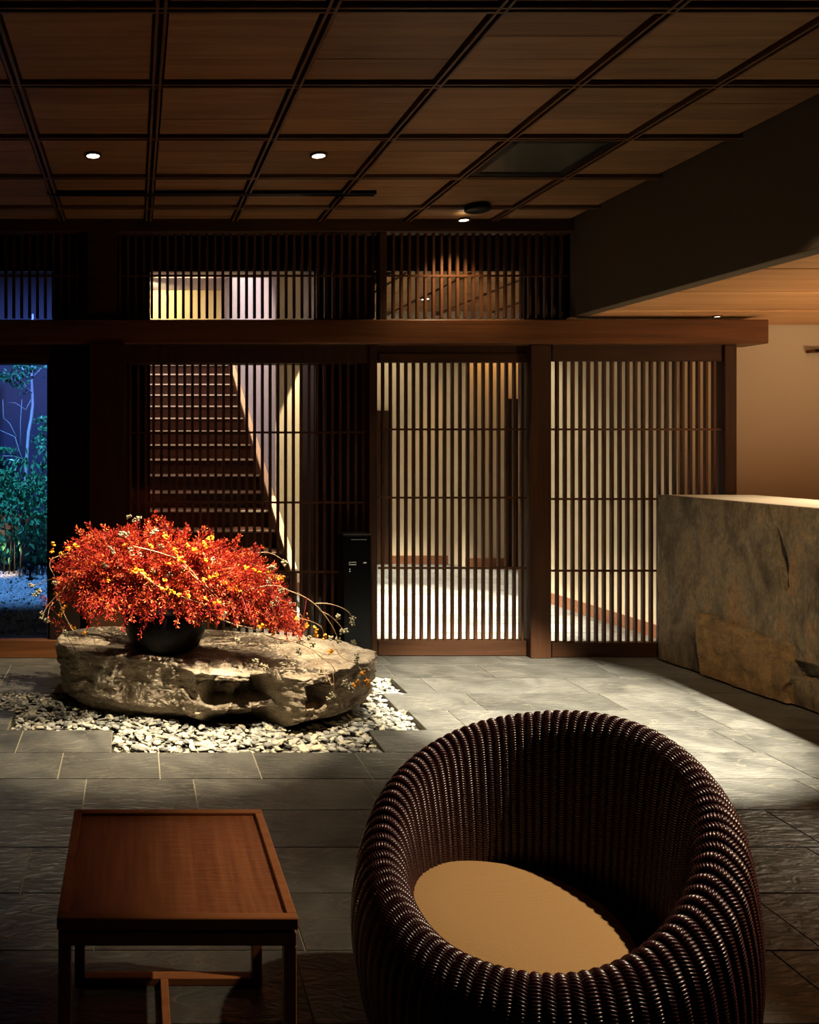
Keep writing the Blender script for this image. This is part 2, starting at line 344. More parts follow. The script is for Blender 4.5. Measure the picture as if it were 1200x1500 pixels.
for y0 in rows:
    inside = y0 < 5.4
    xmin, xmax = (-1.6, 4.9) if inside else (1.5, 5.4)
    ya, yb = y0, y0+.3
    if y0 < 5.45 < y0+.3-.001 and False: pass
    cuts = [xmin]
    if y0 in known:
        cuts = [c for c in known[y0] if c < 50]
        cuts[0] = xmin if cuts[0] > xmin else cuts[0]
    x = cuts[-1]
    while x < xmax:
        x += R.choice((.44, .58, .62, .78, .9)); cuts.append(min(x, xmax))
    if xmax-cuts[-1] > .01: cuts.append(xmax)
    for a, c in zip(cuts[:-1], cuts[1:]):
        if c-a < .03: continue
        segs = [(a, c)]
        if y0 in bedrows:
            l, rr = bedrows[y0]; segs = []
            if a < l: segs.append((a, min(c, l)))
            if c > rr: segs.append((max(a, rr), c))
        for p, q in segs:
            if q-p > .02: slab(p, q, ya, yb)
gm = MB()
for y0 in rows:
    a, c = (-1.6, 4.9) if y0 < 5.4 else (1.5, 5.4)
    for p, q in ([(a, bedrows[y0][0]-.0), (bedrows[y0][1], c)] if y0 in bedrows else [(a, c)]): gm.box(p+.002, q-.002, y0+.0, y0+.3, -.05, -.0035)
gm.build('grout_bed', M['grout'], floor)
for y0 in ():
    pass
# walls and shell
struct('', box('wall_left', M['black'], None, -2.3, -2.2, -1.5, 5.5, -.04, 3.2))
struct('', box('wall_back', M['black'], None, -2.3, 7.3, -1.6, -1.5, -.04, 3.2))
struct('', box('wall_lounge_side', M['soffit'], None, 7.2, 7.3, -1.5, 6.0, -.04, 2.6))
wr = struct('', box('wall_right', M['plasterb'], None, 3.94, 7.3, 5.96, 6.06, -.04, 2.6))
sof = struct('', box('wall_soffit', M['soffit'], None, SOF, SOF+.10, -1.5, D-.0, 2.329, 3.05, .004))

# main ceiling
ceil = struct('', box('ceiling', M['black'], None, -2.3, SOF+.1, -1.6, D+.02, 3.02, 3.06))
GX = [.09+.586*k for k in range(-4, 5)]; GY = [2.79+.603*k for k in range(-4, 5)]
cellx = list(zip(GX, GX[1:]+[SOF]))
celly = list(zip(GY, GY[1:]+[5.56]))
celly = [c for c in celly if c[1] > 1.5 and c[1]-c[0] > .05]
for i, (x0, x1) in enumerate(cellx):
    if x1 < -1.1: continue
    for j, (y0, y1) in enumerate(celly):
        if abs(x0-(.09+.586*3)) < .01 and abs(y0-(2.79+.603*2)) < .01: continue   # the dark grille
        g = .03 ; X0, X1, Y0, Y1 = x0+g, x1-g, y0+g, y1-g
        if Y1-Y0 < .05: continue
        nb = 3; wd = (Y1-Y0)/nb
        for k in range(nb):
            box('ceiling_board', M['ceil'], ceil, X0, X1, Y0+k*wd+.0008, Y0+(k+1)*wd-.0008, H+.018+R.uniform(0, .0015), H+.034)
mb = []
for x in GX:
    if x < -1.2: continue
    for s in (-.014, .014):
        box('batten', M['batten'], ceil, x+s-.006, x+s+.006, 1.6, D, H, H+.06, .0015)
for y in GY:
    if y < 1.6: continue
    for s in (-.014, .014):
        box('batten', M['batten'], ceil, -1.3, SOF, y+s-.006, y+s+.006, H+.001, H+.06, .0015)
# lower ceiling over the counter
low = struct('', box('ceiling', M['black'], None, SOF+.1, 7.3, -1.5, 5.96, 2.40, 2.44))
YL = [2.16, 2.77, 3.37, 3.97, 4.60, 5.27, 5.955]
for a, b_ in zip(YL, YL[1:]):
    box('ceiling_panel', M['lowceil'], low, SOF+.101, 7.2, a+.034, b_-.010, 2.329, 2.36, .004)
    box('joint_strip', M['batten'], low, SOF+.101, 7.2, a-.006, a+.001, 2.331, 2.36)

# ---- screen wall
beam = struct('', MB().box(-2.2, sx_(1127, 5.46), 5.46, 5.70, sz_(503, 5.46), sz_(468, 5.46), .006).build('trim_1', M['beam']))
struct('', box('trim_2', M['dark'], None, -2.2, SOF, 5.50, 5.62, sz_(342), 3.02, .004))       # head over the transom
def post(n, px0, px1, z0, z1, y0=5.50, y1=5.66, mat='darkz'):
    return struct('', box('trim_%d' % n, M[mat], None, sx_(px0, y0), sx_(px1, y0), y0, y1, z0, z1, .004))
ZB = sz_(503, 5.46)
post(3, 131, 183, 0, ZB, 5.44, 5.66)
post(4, 778, 808, 0, ZB, 5.53, 5.72)
post(5, 1062, 1080, 0, ZB, 5.53, 5.66)
post(6, 541, 553, 0, ZB, 5.53, 5.72)
post(7, 128, 171, sz_(468, 5.46), sz_(342), 5.50, 5.66, 'dark')
post(8, 556, 567, sz_(468, 5.46), sz_(342), 5.52, 5.60)
# dark wall strip between garden window and post
struct('', box('wall_front', M['black'], None, sx_(73), sx_(131), 5.56, 5.70, 0, ZB))
struct('', box('trim_9', M['ebony'], None, sx_(75), sx_(128), 5.66, 5.76, sz_(466), 3.02))
# door heads
struct('', box('trim_10', M['darkz'], None, sx_(183), sx_(541), 5.545, 5.72, sz_(532), ZB))
struct('', box('trim_11', M['darkz'], None, sx_(553), sx_(778), 5.60, 5.72, sz_(519, 5.6), ZB))
struct('', box('trim_12', M['dark'], None, -2.2, sx_(73), 5.56, 5.70, sz_(532), ZB))

GLS = M['glass']
def lattice(name, label, group, px0, px1, pyT, pyB, Y, pitch, first, rails=(), frame=None, slw=4.0, depth=.028, glass_=True, mat='slat', cat='lattice screen'):
    t = empty(name, (sx_((px0+px1)/2, Y), Y, max(0, sz_(pyB, Y)) if pyB < 930 else 0)); tag(t, label, cat, group)
    x = first
    while x < px1-2:
        a = sx_(x, Y); hw = slw*Y/F/2
        box('slat', M[mat], t, a-hw, a+hw, Y, Y+depth, sz_(pyB, Y), sz_(pyT, Y), .002)
        x += pitch
    for ry in rails:
        z = sz_(ry, Y); box('cross_rail', M[mat], t, sx_(px0, Y), sx_(px1, Y), Y-.004, Y+.008, z-.007, z+.007)
    if frame:
        l, r_, tp, bt = frame   # px widths
        yb = Y+.045; ya = Y-.010
        if tp: box('top_rail', M['dark'], t, sx_(px0-l, Y), sx_(px1+r_, Y), ya, yb, sz_(pyT, Y), sz_(pyT-tp, Y), .002)
        if bt: box('bottom_rail', M['dark'], t, sx_(px0-l, Y), sx_(px1+r_, Y), ya, yb, max(.004, sz_(pyB+bt, Y)), sz_(pyB, Y), .002)
        if l: box('stile', M['darkz'], t, sx_(px0-l, Y), sx_(px0, Y), ya, yb, sz_(pyB, Y), sz_(pyT, Y), .002)
        if r_: box('stile', M['darkz'], t, sx_(px1, Y), sx_(px1+r_, Y), ya, yb, sz_(pyB, Y), sz_(pyT, Y), .002)
    if glass_:
        box('pane', GLS, t, sx_(px0, Y), sx_(px1, Y), Y+depth+.004, Y+depth+.008, sz_(pyB, Y), sz_(pyT, Y))
    return t
lattice('lattice_screen', 'fixed dark wooden lattice bay in front of the staircase, behind the red bush', 'floor-standing lattice bays', 187, 537, 532, 938, 5.60, 11.4, 191, (633.5, 736, 838), (3, 3, 2, 22))
lattice('lattice_door', 'dark wooden lattice sliding door right of the black dispenser, pale hall floor showing through', 'floor-standing lattice bays', 554, 775, 531, 938, 5.60, 11.35, 561.5, (629, 729, 832), (0, 4, 13, 23), cat='lattice door')
lattice('lattice_screen', 'dark wooden lattice bay left of and behind the stone counter', 'floor-standing lattice bays', 808, 1060, 529, 941, 5.56, 11.5, 817.5, (629, 731, 836), (0, 2, 27, 23))
lattice('stacked_door', 'second dark lattice door panel parked behind the screen left of the black dispenser', None, 472, 532, 536, 935, 5.74, 9.5, 479, (640, 744, 846), (9, 8, 6, 10), slw=5, glass_=False, cat='lattice door')
# transom lattices
lattice('transom_lattice', 'upper lattice strip at the far left above the garden window', 'transom lattices', -20, 128, 342, 466, 5.56, 11.6, -15, (404,), None, glass_=False)
lattice('transom_lattice', 'upper lattice strip in the middle, yellow stairwell wall glowing through', 'transom lattices', 171, 556, 342, 466, 5.56, 11.6, 176, (404,), None, glass_=False)
lattice('transom_lattice', 'upper lattice strip at the right under the downlight, next to the plaster bulkhead', 'transom lattices', 567, 833, 342, 466, 5.56, 11.75, 577, (404,), (0, 0, 0, 0), glass_=False)
# header boards behind transoms and dark pockets
hz = 2.70
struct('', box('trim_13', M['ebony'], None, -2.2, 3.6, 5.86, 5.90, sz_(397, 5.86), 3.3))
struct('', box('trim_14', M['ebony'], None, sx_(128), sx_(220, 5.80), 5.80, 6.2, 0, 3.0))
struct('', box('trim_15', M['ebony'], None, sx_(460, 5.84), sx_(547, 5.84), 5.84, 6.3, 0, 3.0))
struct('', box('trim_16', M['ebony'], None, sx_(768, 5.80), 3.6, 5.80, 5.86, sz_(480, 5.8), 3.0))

# garden window
win = struct('', empty('window_1', (sx_(-30), 5.6, 0)))
box('window_frame', M['black'], win, sx_(68.5), sx_(73), 5.58, 5.64, .12, sz_(532))
box('pane', GLS, win, -2.2, sx_(68), 5.60, 5.606, .12, sz_(532))
box('window_sill', M['beam'], win, -2.2, sx_(131), 5.54, 5.70, 0, sz_(937), .004)

# vestibule
hall = struct('', box('wall_hall_far', M['plaster'], None, 2.3, 3.73, 9.7, 9.8, -.04, 3.4))
struct('', mesh_obj('wall_hall_corner', [(3.73, 9.7, 0), (3.86, 9.5, 0), (3.86, 9.5, 3.4), (3.73, 9.7, 3.4), (3.73, 9.8, 0), (3.90, 9.8, 0), (3.9, 9.8, 3.4), (3.73, 9.8, 3.4)], [(0, 1, 2, 3), (1, 5, 6, 2), (5, 4, 7, 6), (4, 0, 3, 7), (3, 2, 6, 7), (0, 4, 5, 1)], M['plaster']))
struct('', box('wall_hall_recess', M['plasterb'], None, 3.86, 6.0, 9.5, 9.6, -.04, 3.4))
struct('', box('wall_hall_end', M['plasterb'], None, 5.9, 6.0, 6.1, 9.5, -.04, 3.4))
struct('', mesh_obj('wall_hall_side', [(3.94, 5.90, 0), (3.77, 7.45, 0), (3.90, 7.46, 0), (4.07, 5.90, 0), (3.94, 5.90, 3.2), (3.77, 7.45, 3.2), (3.90, 7.46, 3.2), (4.07, 5.90, 3.2)], [(0, 4, 5, 1), (1, 5, 6, 2), (2, 6, 7, 3), (3, 7, 4, 0), (4, 7, 6, 5)], M['plaster']))
struct('', mesh_obj('baseboard_hall_side', [(3.925, 5.90, 0), (3.755, 7.45, 0), (3.77, 7.465, 0), (3.94, 5.90, 0), (3.925, 5.90, .1), (3.755, 7.45, .1), (3.77, 7.465, .1), (3.94, 5.90, .1)], [(0, 4, 5, 1), (1, 5, 6, 2), (4, 7, 6, 5), (0, 3, 7, 4)], M['base']))
struct('', box('baseboard_hall_far', M['base'], None, 3.05, 3.73, 9.685, 9.7, 0, .10))
struct('', box('baseboard_hall_recess', M['base'], None, 3.86, 4.41, 9.485, 9.5, 0, .10))
dr = struct('', empty('door_1', (2.9, 9.68, 0)))
box('dark_opening_panel', M['ebony'], dr, 2.6, sx_(572, 9.68), 9.66, 9.70, 0, 1.83)  # dark panel stands in for the dark doorway opening
dr = struct('', empty('door_2', (4.7, 9.48, 0)))
box('dark_opening_panel', M['black'], dr, sx_(745, 9.46), 5.1, 9.46, 9.50, 0, 1.96)  # dark sheet put in for the unlit opening here
hc = struct('', box('ceiling', M['black'], None, 2.3, 6.0, 5.9, 9.8, 3.03, 3.06))
hx = [2.30]+[2.43+.586*k for k in range(7)]; hy = [5.9+.6*k for k in range(7)]
for a, b_ in zip(hx[:-1], hx[1:]):
    for c, d in zip(hy[:-1], hy[1:]):
        box('ceiling_panel', M['ceil'], hc, a+.02, min(b_, 6.0)-.02, c+.004, d-.004, H+.015, H+.03)
for a in hx[1:]:
    box('batten', M['batten'], hc, a-.014, a+.014, 5.9, 9.7, H-.004, H+.05)

# stairwell
struct('', box('wall_stair_mass', M['plasterw'], None, 1.376, 2.3, 7.95, 13.0, -.04, 5.4))
struct('', box('wall_stair_face', M['plaster'], None, 1.372, 2.3, 7.94, 7.952, 0, 3.3))
struct('', box('baseboard_stair_face', M['base'], None, 1.40, 2.3, 7.925, 7.94, 0, .09))
struct('', box('wall_stair_left', M['plasterw'], None, -.18, -.06, 6.2, 13.0, -.04, 5.4))
struct('', box('wall_stair_far', plain('yellow_plaster', (.72, .58, .34), .9, bump=.1, bscale=60), None, -.16, 2.3, 13.0, 13.1, -.04, 5.4))
struct('', box('ceiling', M['plasterb'], None, -.16, 1.37, 7.95, 13.0, 5.2, 5.3))
struct('', box('trim_17', M['plasterw'], None, -.16, 1.37, 11.5, 13.0, 3.87, 3.95))
struct('', box('ceiling', M['plasterb'], None, -.16, 2.3, 5.9, 8.3, 3.14, 3.2))
st = empty('staircase', (.6, 6.62, 0)); tag(st, 'straight wooden staircase with lit step edges climbing behind the lattice', 'stairs')
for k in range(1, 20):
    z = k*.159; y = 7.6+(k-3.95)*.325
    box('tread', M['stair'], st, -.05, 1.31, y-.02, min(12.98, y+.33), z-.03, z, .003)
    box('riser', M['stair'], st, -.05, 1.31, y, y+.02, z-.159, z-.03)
    MB().box(-.05, 1.31, y-.024, y-.014, z-.015, z+.0015).build('lit_nosing_strip', plain('lit_nosing', (.85, .76, .62), .6) if k == 1 else bpy.data.materials['lit_nosing'], st)  # light on the step edges put in as pale-coloured strips
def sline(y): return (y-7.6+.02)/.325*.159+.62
ys0, ys1 = 6.85, 12.95
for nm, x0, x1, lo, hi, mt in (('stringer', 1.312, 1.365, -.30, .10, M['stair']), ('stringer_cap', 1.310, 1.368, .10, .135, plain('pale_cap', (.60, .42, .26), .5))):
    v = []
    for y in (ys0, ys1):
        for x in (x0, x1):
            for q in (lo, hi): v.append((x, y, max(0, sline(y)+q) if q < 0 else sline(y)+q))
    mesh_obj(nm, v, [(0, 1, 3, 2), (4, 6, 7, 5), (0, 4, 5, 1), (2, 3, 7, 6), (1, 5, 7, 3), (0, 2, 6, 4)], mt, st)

# ------------------------------------------------------------------ garden
gl = struct('', box('wall_garden', M['outer'], None, -4.0, -.2, 11.5, 11.6, -.1, 5.0))
struct('', box('wall_garden_side', M['outer'], None, -.28, -.18, 5.8, 11.5, -.1, 5.0))
gg = box('garden_ground', M['soil'], None, -3.6, -.28, 5.7, 11.5, -.12, .0); struct('', gg); gg.name = 'ground'
mb = MB()
for _ in range(5200):
    y = R.uniform(5.75, 9.5); x = R.uniform(-.17*y-.3, -.30)
    if x < -.17*y-.2 or (y > 9.1 and x < -1.35): continue
    s = R.uniform(.012, .026); a = R.uniform(0, PI); h = s*R.uniform(.35, .8); c, d = math.cos(a), math.sin(a)
    q = [(s, 0), (.2*s, .8*s), (-s, .2*s), (-.1*s, -.8*s)]
    v = [(x+u*c-w_*d, y+u*d+w_*c, -.002) for u, w_ in q]+[(x+.6*(u*c-w_*d), y+.6*(u*d+w_*c), h) for u, w_ in q]
    mb.add(v, [(0, 1, 5, 4), (1, 2, 6, 5), (2, 3, 7, 6), (3, 0, 4, 7), (4, 5, 6, 7)])
gv = mb.build('garden_gravel', M['gravel']); tag(gv, 'fine pale gravel lit blue on the garden ground outside the left window', 'gravel', None, 'stuff')
def leafmesh(c, d, n_, L, W):
    c = Vector(c); d = Vector(d).normalized(); s = d.cross(Vector(n_)).normalized()*W/2
    u = d.cross(s).normalized()*(-.12*L)
    return [tuple(c), tuple(c+d*L*.45+s+u), tuple(c+d*L), tuple(c+d*L*.45-s+u)], [(0, 1, 2), (0, 2, 3)]
def rv(s=1): return Vector((R.uniform(-s, s), R.uniform(-s, s), R.uniform(-s, s)))
tr = empty('garden_tree', (-1.25, 9.4, 0)); tag(tr, 'slender pale-barked tree lit blue in the garden outside the left window', 'tree')
trunk = [pt(36, 640, 9.4), pt(41, 650, 9.4), pt(42, 632, 9.4), pt(46, 612, 9.4), pt(48, 592, 9.4), pt(47, 572, 9.4), pt(46, 555, 9.4), pt(47, 535, 9.4), pt(46, 515, 9.4), pt(48, 460, 9.4)]
MB().tube([(-1.30, 9.4, 0), pt(33, 790, 9.4), pt(37, 720, 9.4), pt(40, 660, 9.4)]+trunk[2:], (.026), .012, 8).build('trunk', M['bark'], tr, True)
brs = [[(47, 575), (40, 568), (33, 560), (22, 556), (6, 552), (-8, 548)], [(46, 555), (52, 548), (60, 540)], [(47, 582), (38, 600), (22, 590), (10, 590)],
       [(36, 680), (28, 660), (22, 640), (0, 630)], [(30, 655), (30, 620), (32, 585)], [(24, 640), (14, 620), (5, 612), (4, 585)], [(34, 672), (18, 668), (0, 668)]]
for q in brs: MB().tube([pt(x, y, 9.4+R.uniform(-.05, .05)) for x, y in q], .006, .003, 5).build('branch', M['bark'], tr, True)
mb = MB()
for (cx, cy, rx, ry, n_) in [(28, 555, 16, 16, 120), (45, 533, 16, 14, 120), (4, 552, 12, 7, 70), (25, 535, 14, 8, 40), (60, 615, 12, 6, 40), (66, 628, 8, 6, 40), (62, 645, 12, 10, 60), (48, 520, 20, 10, 50)]:
    for _ in range(n_):
        p = pt(cx+R.gauss(0, rx*.5), cy+R.gauss(0, ry*.5), 9.4+R.uniform(-.15, .15)); v, f = leafmesh(p, rv(), rv(), .05, .03); mb.add(v, f)
mb.build('foliage', M['green'], tr)['kind'] = 'stuff'
sh = empty('garden_shrub', (-1.2, 8.9, 0)); tag(sh, 'broad-leaved green shrub under the slender tree in the garden', 'shrub')
mb = MB()
for k in range(1500):
    p = pt(R.uniform(-15, 84), min(815, max(655, R.gauss(730, 36))), R.uniform(8.5, 9.3)); v, f = leafmesh(p, rv()+Vector((0, 0, -.8)), rv(), R.uniform(.05, .10), R.uniform(.025, .045)); mb.add(v, f)
mb.build('foliage', M['green'], sh)['kind'] = 'stuff'
for k in range(9):
    a = pt(5+k*8, 850, 8.9); q = pt(k*9+R.uniform(-6, 6), R.uniform(660, 740), 8.9)
    MB().tube([(a[0], 8.9, 0), ((a[0]+q[0])/2+.03, 8.9, q[2]/2), q], .007, .004, 5).build('stem', M['soil'], sh)
gs = empty('ground_cover', (-1.4, 9.2, 0)); tag(gs, 'low leafy ground cover at the edge of the blue gravel', 'plant')
mb = MB()
for k in range(500):
    x = R.uniform(-20, 78); y0 = 838-.12*x
    p = pt(x, R.uniform(y0-55, y0), R.uniform(9.2, 10)); v, f = leafmesh(p, rv()+Vector((0, 0, .8)), rv(), .07, .025); mb.add(v, f)
mb.build('foliage', M['green'], gs)['kind'] = 'stuff'
gs['kind'] = 'thing'
struct('', box('trim_18', M['soil'], None, -3.6, -.3, 10.2, 10.4, 0, .55))
gp = empty('garden_spotlight', pt(44, 855, 8.6)[:2]+(0,)); tag(gp, 'small black garden spotlight staked in the blue gravel', 'spotlight')
x, y = gp.location[:2]
MB().tube([(x, y, 0), (x, y, .12)], .012, n=8).build('stake', M['blackm'], gp)
MB().lathe([(0, 0), (.05, 0), (.05, .02), (0, .02)], (x, y, 0), 16).build('base_plate', M['blackm'], gp)
MB().tube([(x+.04, y-.03, .12), (x-.06, y+.03, .17)], .035, .045, 12).build('lamp_head', M['blackm'], gp, True)

# ------------------------------------------------------------------ ceiling fittings
def downlight(x, y, z, label, r=.034):
    t = empty('downlight', (x, y, z)); tag(t, label, 'downlight', 'recessed ceiling downlights')
    MB().lathe([(r, 0), (r+.01, -.003), (r+.012, 0), (r+.012, .012), (r, .012), (r, 0)], (x, y, z), 28).build('trim_ring', M['batten'], t, True)
    MB().lathe([(0, .006), (r*.6, .005), (r-.001, .001), (r-.001, .008), (0, .009)], (x, y, z), 24).build('lens', M['lens'], t, True)
downlight(-.22, 4.25, H+.008, 'lit recessed downlight at the far left of the wooden ceiling')
downlight(.96, 4.25, H+.008, 'lit recessed downlight in the ceiling above the red bush')
downlight(2.17, 5.36, H-.03, 'lit recessed downlight beside the black sensor disc near the lattice', .030)
downlight((1057-VX)*5.46/F+.0, 5.50, 2.322, 'tiny lit downlight in the low ceiling over the beam end', .02)
downlight(3.05, 8.6, H+.005, 'downlight seen through the middle of the transom lattice', .06)
downlight(4.35, 9.05, H+.005, 'downlight seen through the right end of the transom lattice', .05)
yd = 1745.7/(642-304); xd = (700-VX)*yd/F
sd = tag(MB().lathe([(0, 0), (.075, 0), (.082, .006), (.078, .03), (0, .03)], (xd, yd, H-.022), 28).build('ceiling_sensor', M['blackm'], None, True), 'round black sensor disc on the ceiling beside a lit downlight', 'sensor')
gr = empty('ceiling_grille', (2.14, 4.3, H)); tag(gr, 'square black-framed glass panel set into the right of the wooden ceiling', 'ceiling panel')
gx0, gx1, gy0, gy1 = 1.848+.03, 2.434-.03, 3.996+.03, 4.599-.03
for a in ((gx0, gx1, gy0, gy0+.04), (gx0, gx1, gy1-.04, gy1), (gx0, gx0+.04, gy0+.04, gy1-.04), (gx1-.04, gx1, gy0+.04, gy1-.04)):
    box('frame_bar', M['blackm'], gr, *a, H+.008, H+.034, .002)
box('panel', plain('smoked_panel', (.05, .05, .035), .25), gr, gx0+.04, gx1-.04, gy0+.04, gy1-.04, H+.014, H+.034)
ls = empty('linear_diffuser', (.46, 4.89, H)); tag(ls, 'long thin black slot fitting across the ceiling above the bush', 'ceiling slot')
box('housing', M['blackm'], ls, -.526, 1.447, 4.865, 4.915, H-.004, H+.02, .002)
box('slot', M['lacq'], ls, -.51, 1.43, 4.885, 4.895, H-.006, H-.003)

# ------------------------------------------------------------------ stone counter
ct = empty('reception_counter', (3.7, 4.6, 0)); tag(ct, 'massive rough brown stone reception counter at the right edge', 'counter')
A = Vector((3.545, 5.50, 0)); Bq = Vector((3.76, 3.95, 0)); dv = (Bq-A).normalized(); nv = Vector((dv.y, -dv.x, 0))
if nv.x > 0: nv = -nv
Lc = (Bq-A).length; nu, nvv = 260, 150; HC = 1.118; v = []; f = []
faces_mi = []
for i in range(nu+1):
    for j in range(nvv+1):
        u = i/nu*Lc; z = .012+(HC-.012)*j/nvv
        p = A+dv*u; q = Vector((u*1.3, z*1.1, 0))
        d = .018*noise.fractal(q*2.2, 1, 2, 5)+.006*noise.noise(q*14)
        # quarried flake around the vertical gash and the proud rough foot
        g1 = math.exp(-((u-1.17)/.035)**2)*max(0, 1-abs(z-.83)/.2)
        gc = .86+.05*(.98-z)/.33
        gash = .12 if .64 < z < .98 and abs(u-gc) < .033*(1-((z-.80)/.18)**2 if z < .80 else 1-((z-.80)/.18)**2) else 0
        foot = .030 if (z < .40-.09*(u-.25) + .008*math.sin(u*30) and u > .33+.2*max(0, .2-z) and u < .955-.03*math.sin(z*25)) else 0
        low_ = -.07 if (u > .965 and .15+.03*math.sin(u*7) < z < .262-.05*(u-.96)) else 0
        # conchoidal flake left of the gash
        w0 = (z-.80)-.42*(u-.62)
        if .52 < u < .86: d -= .010*math.exp(-(w0/.06)**2)*min(1, (u-.52)/.2)
        sc = (1 if u > .86 else 0)*-.012
        d += foot - gash + low_ + sc
        v.append(p+nv*d+Vector((0, 0, z)))
for i in range(nu):
    for j in range(nvv):
        a = i*(nvv+1)+j; f.append((a, a+1, a+nvv+2, a+nvv+1))
        zc = .012+(HC-.012)*(j+.5)/nvv; uc = (i+.5)/nu*Lc
        faces_mi.append(1 if (zc < .40-.09*(uc-.25) and .35 < uc < .96) else 0)
n0 = len(v)
for i in range(nu+1):
    p = A+dv*(i/nu*Lc)-nv*.05; v.append((p.x, p.y, HC+.0004))
for i in range(nu): f.append((i*(nvv+1)+nvv, n0+i, n0+i+1, (i+1)*(nvv+1)+nvv)); faces_mi.append(0)
back = [A-nv*.62+dv*.10, Bq-nv*.62]
fr0 = A-nv*.03; fr1 = Bq-nv*.03
mesh_obj('front_face', v, f, None, ct, True, [M['counter'], M['counterr']], faces_mi)
# body behind the worked face, and polished top
def prism(name, poly, z0, z1, mat, parent):
    n = len(poly); v = [(p.x, p.y, z0) for p in poly]+[(p.x, p.y, z1) for p in poly]
    f = [tuple(range(n))[::-1], tuple(range(n, 2*n))]+[(i, (i+1) % n, n+(i+1) % n, n+i) for i in range(n)]
    return mesh_obj(name, v, f, mat, parent)
prism('body', [fr0-nv*.06, back[0], back[1], fr1-nv*.06], .012, HC-.03, M['counter'], ct)
prism('end_face', [A+nv*.0, A-nv*.62+dv*.10, A-nv*.62+dv*.13, A+dv*.03-nv*.02], .012, HC-.004, M['counter'], ct)
prism('counter_top', [A-nv*.03, back[0], back[1], Bq-nv*.03], HC-.03, HC, plain('honed_top', (.55, .48, .36), .35, bump=.1, bscale=40), ct)
wl = empty('wall_hook', (5.0, 5.94, 2.1)); tag(wl, 'dark peg on the tan wall above the counter at the right edge', 'hook')
MB().tube([(sx_(1193, 5.9), 5.955, sz_(514, 5.9)), (sx_(1193, 5.9), 5.86, sz_(514, 5.9))], .012, n=8).build('peg', M['blackm'], wl)
box('ledge', M['base'], wl, sx_(1190, 5.9), sx_(1245, 5.9), 5.88, 5.955, sz_(516, 5.9), sz_(512, 5.9))

# ------------------------------------------------------------------ black dispenser
dz_ = empty('dispenser_stand', (sx_(524, 5.42), 5.45, 0)); tag(dz_, 'tall narrow glossy black dispenser box standing behind the rock in front of the lattice', 'dispenser')
xa, xb = sx_(503, 5.38), sx_(544, 5.38)
box('body', M['lacq'], dz_, xa, xb, 5.38, 5.52, .03, sz_(786, 5.38), .006)
box('base', M['blackm'], dz_, xa-.01, xb+.01, 5.37, 5.53, 0, .03, .004)
box('lid', M['blackm'], dz_, xa-.002, xb+.002, 5.376, 5.522, sz_(786, 5.38), sz_(782.5, 5.38), .003)
box('slot', M['metal'], dz_, sx_(514, 5.38), sx_(537, 5.38), 5.374, 5.38, sz_(791, 5.38), sz_(789.8, 5.38))  # highlight along the slot put in as a bright metal strip
pm = MB()
def mark(x0, x1, y0, y1): pm.box(sx_(x0, 5.38), sx_(x1, 5.38), 5.3785, 5.381, sz_(y1, 5.38), sz_(y0, 5.38))
for k, x in enumerate((511.3, 513.2, 514.8, 516.4, 518, 519.6, 520.9)):
    mark(x, x+1.0, 823.1, 824.2); mark(x, x+1.1, 826.6, 827.7)
mark(511.4, 512.2, 823, 825.6)
for x in (532.6, 534.2, 535.8): mark(x, x+.9, 823.2, 825.4)
mark(511.8, 513.2, 833, 834.6); mark(511.8, 513.2, 836, 837.8)
pm.build('lettering', M['white'], dz_)

# ------------------------------------------------------------------ boulder
top = [(80, 937, .345), (98, 946, .345), (118, 951, .34), (150, 958, .335), (180, 961, .335), (232, 967, .33), (262, 976, .32), (285, 985, .305), (330, 989, .295), (375, 990, .29), (402, 987, .29), (430, 993, .285),
       (452, 996, .285), (470, 990, .29), (492, 984, .295), (520, 977, .30), (540, 971, .30), (553, 961, .305), (552, 952, .305), (535, 946, .305), (505, 937, .31), (455, 931, .32), (380, 925, .33), (300, 920, .34), (220, 916, .345), (140, 916, .345), (92, 924, .345)]
P = []
for x, y, z in top:
    Y = (EYE-z)*F/(y-VY); P.append(((x-VX)*Y/F, Y, z))
P = np.array(P); nP = len(P)
bot = P.copy(); cx, cy = P[:, 0].mean(), P[:, 1].mean()
for i in range(nP):
    dx, dy = P[i, 0]-cx, P[i, 1]-cy; L = math.hypot(dx, dy); bot[i, 0] -= dx/L*.03; bot[i, 1] -= dy/L*.03
NU = 640
seg = np.linalg.norm(np.roll(P, -1, 0)[:, :2]-P[:, :2], axis=1); cum = np.concatenate([[0], np.cumsum(seg)])
def ring(Q, t):
    s = t*cum[-1]; i = min(nP-1, np.searchsorted(cum, s, 'right')-1); u = (s-cum[i])/seg[i]
    return Q[i]*(1-u)+Q[(i+1) % nP]*u
TR = np.array([ring(P, k/NU) for k in range(NU)]); BR = np.array([ring(bot, k/NU) for k in range(NU)])
verts = []; NS = 84; NT = 50; NB = 8
def sm(a, b, x):
    t = min(1, max(0, (x-a)/(b-a))); return t*t*(3-2*t)
def facets(q, s1):
    """planar broken faces: each cell gets its own offset and tilt"""
    d, ps = noise.voronoi(q); c = ps[0]
    h = noise.cell(c*7.3+Vector((3, 1, 2))); g = noise.cell_vector(c*5.1)-Vector((.5, .5, .5))
    return (h-.5)*s1+(q-c).dot(g)*s1*1.3
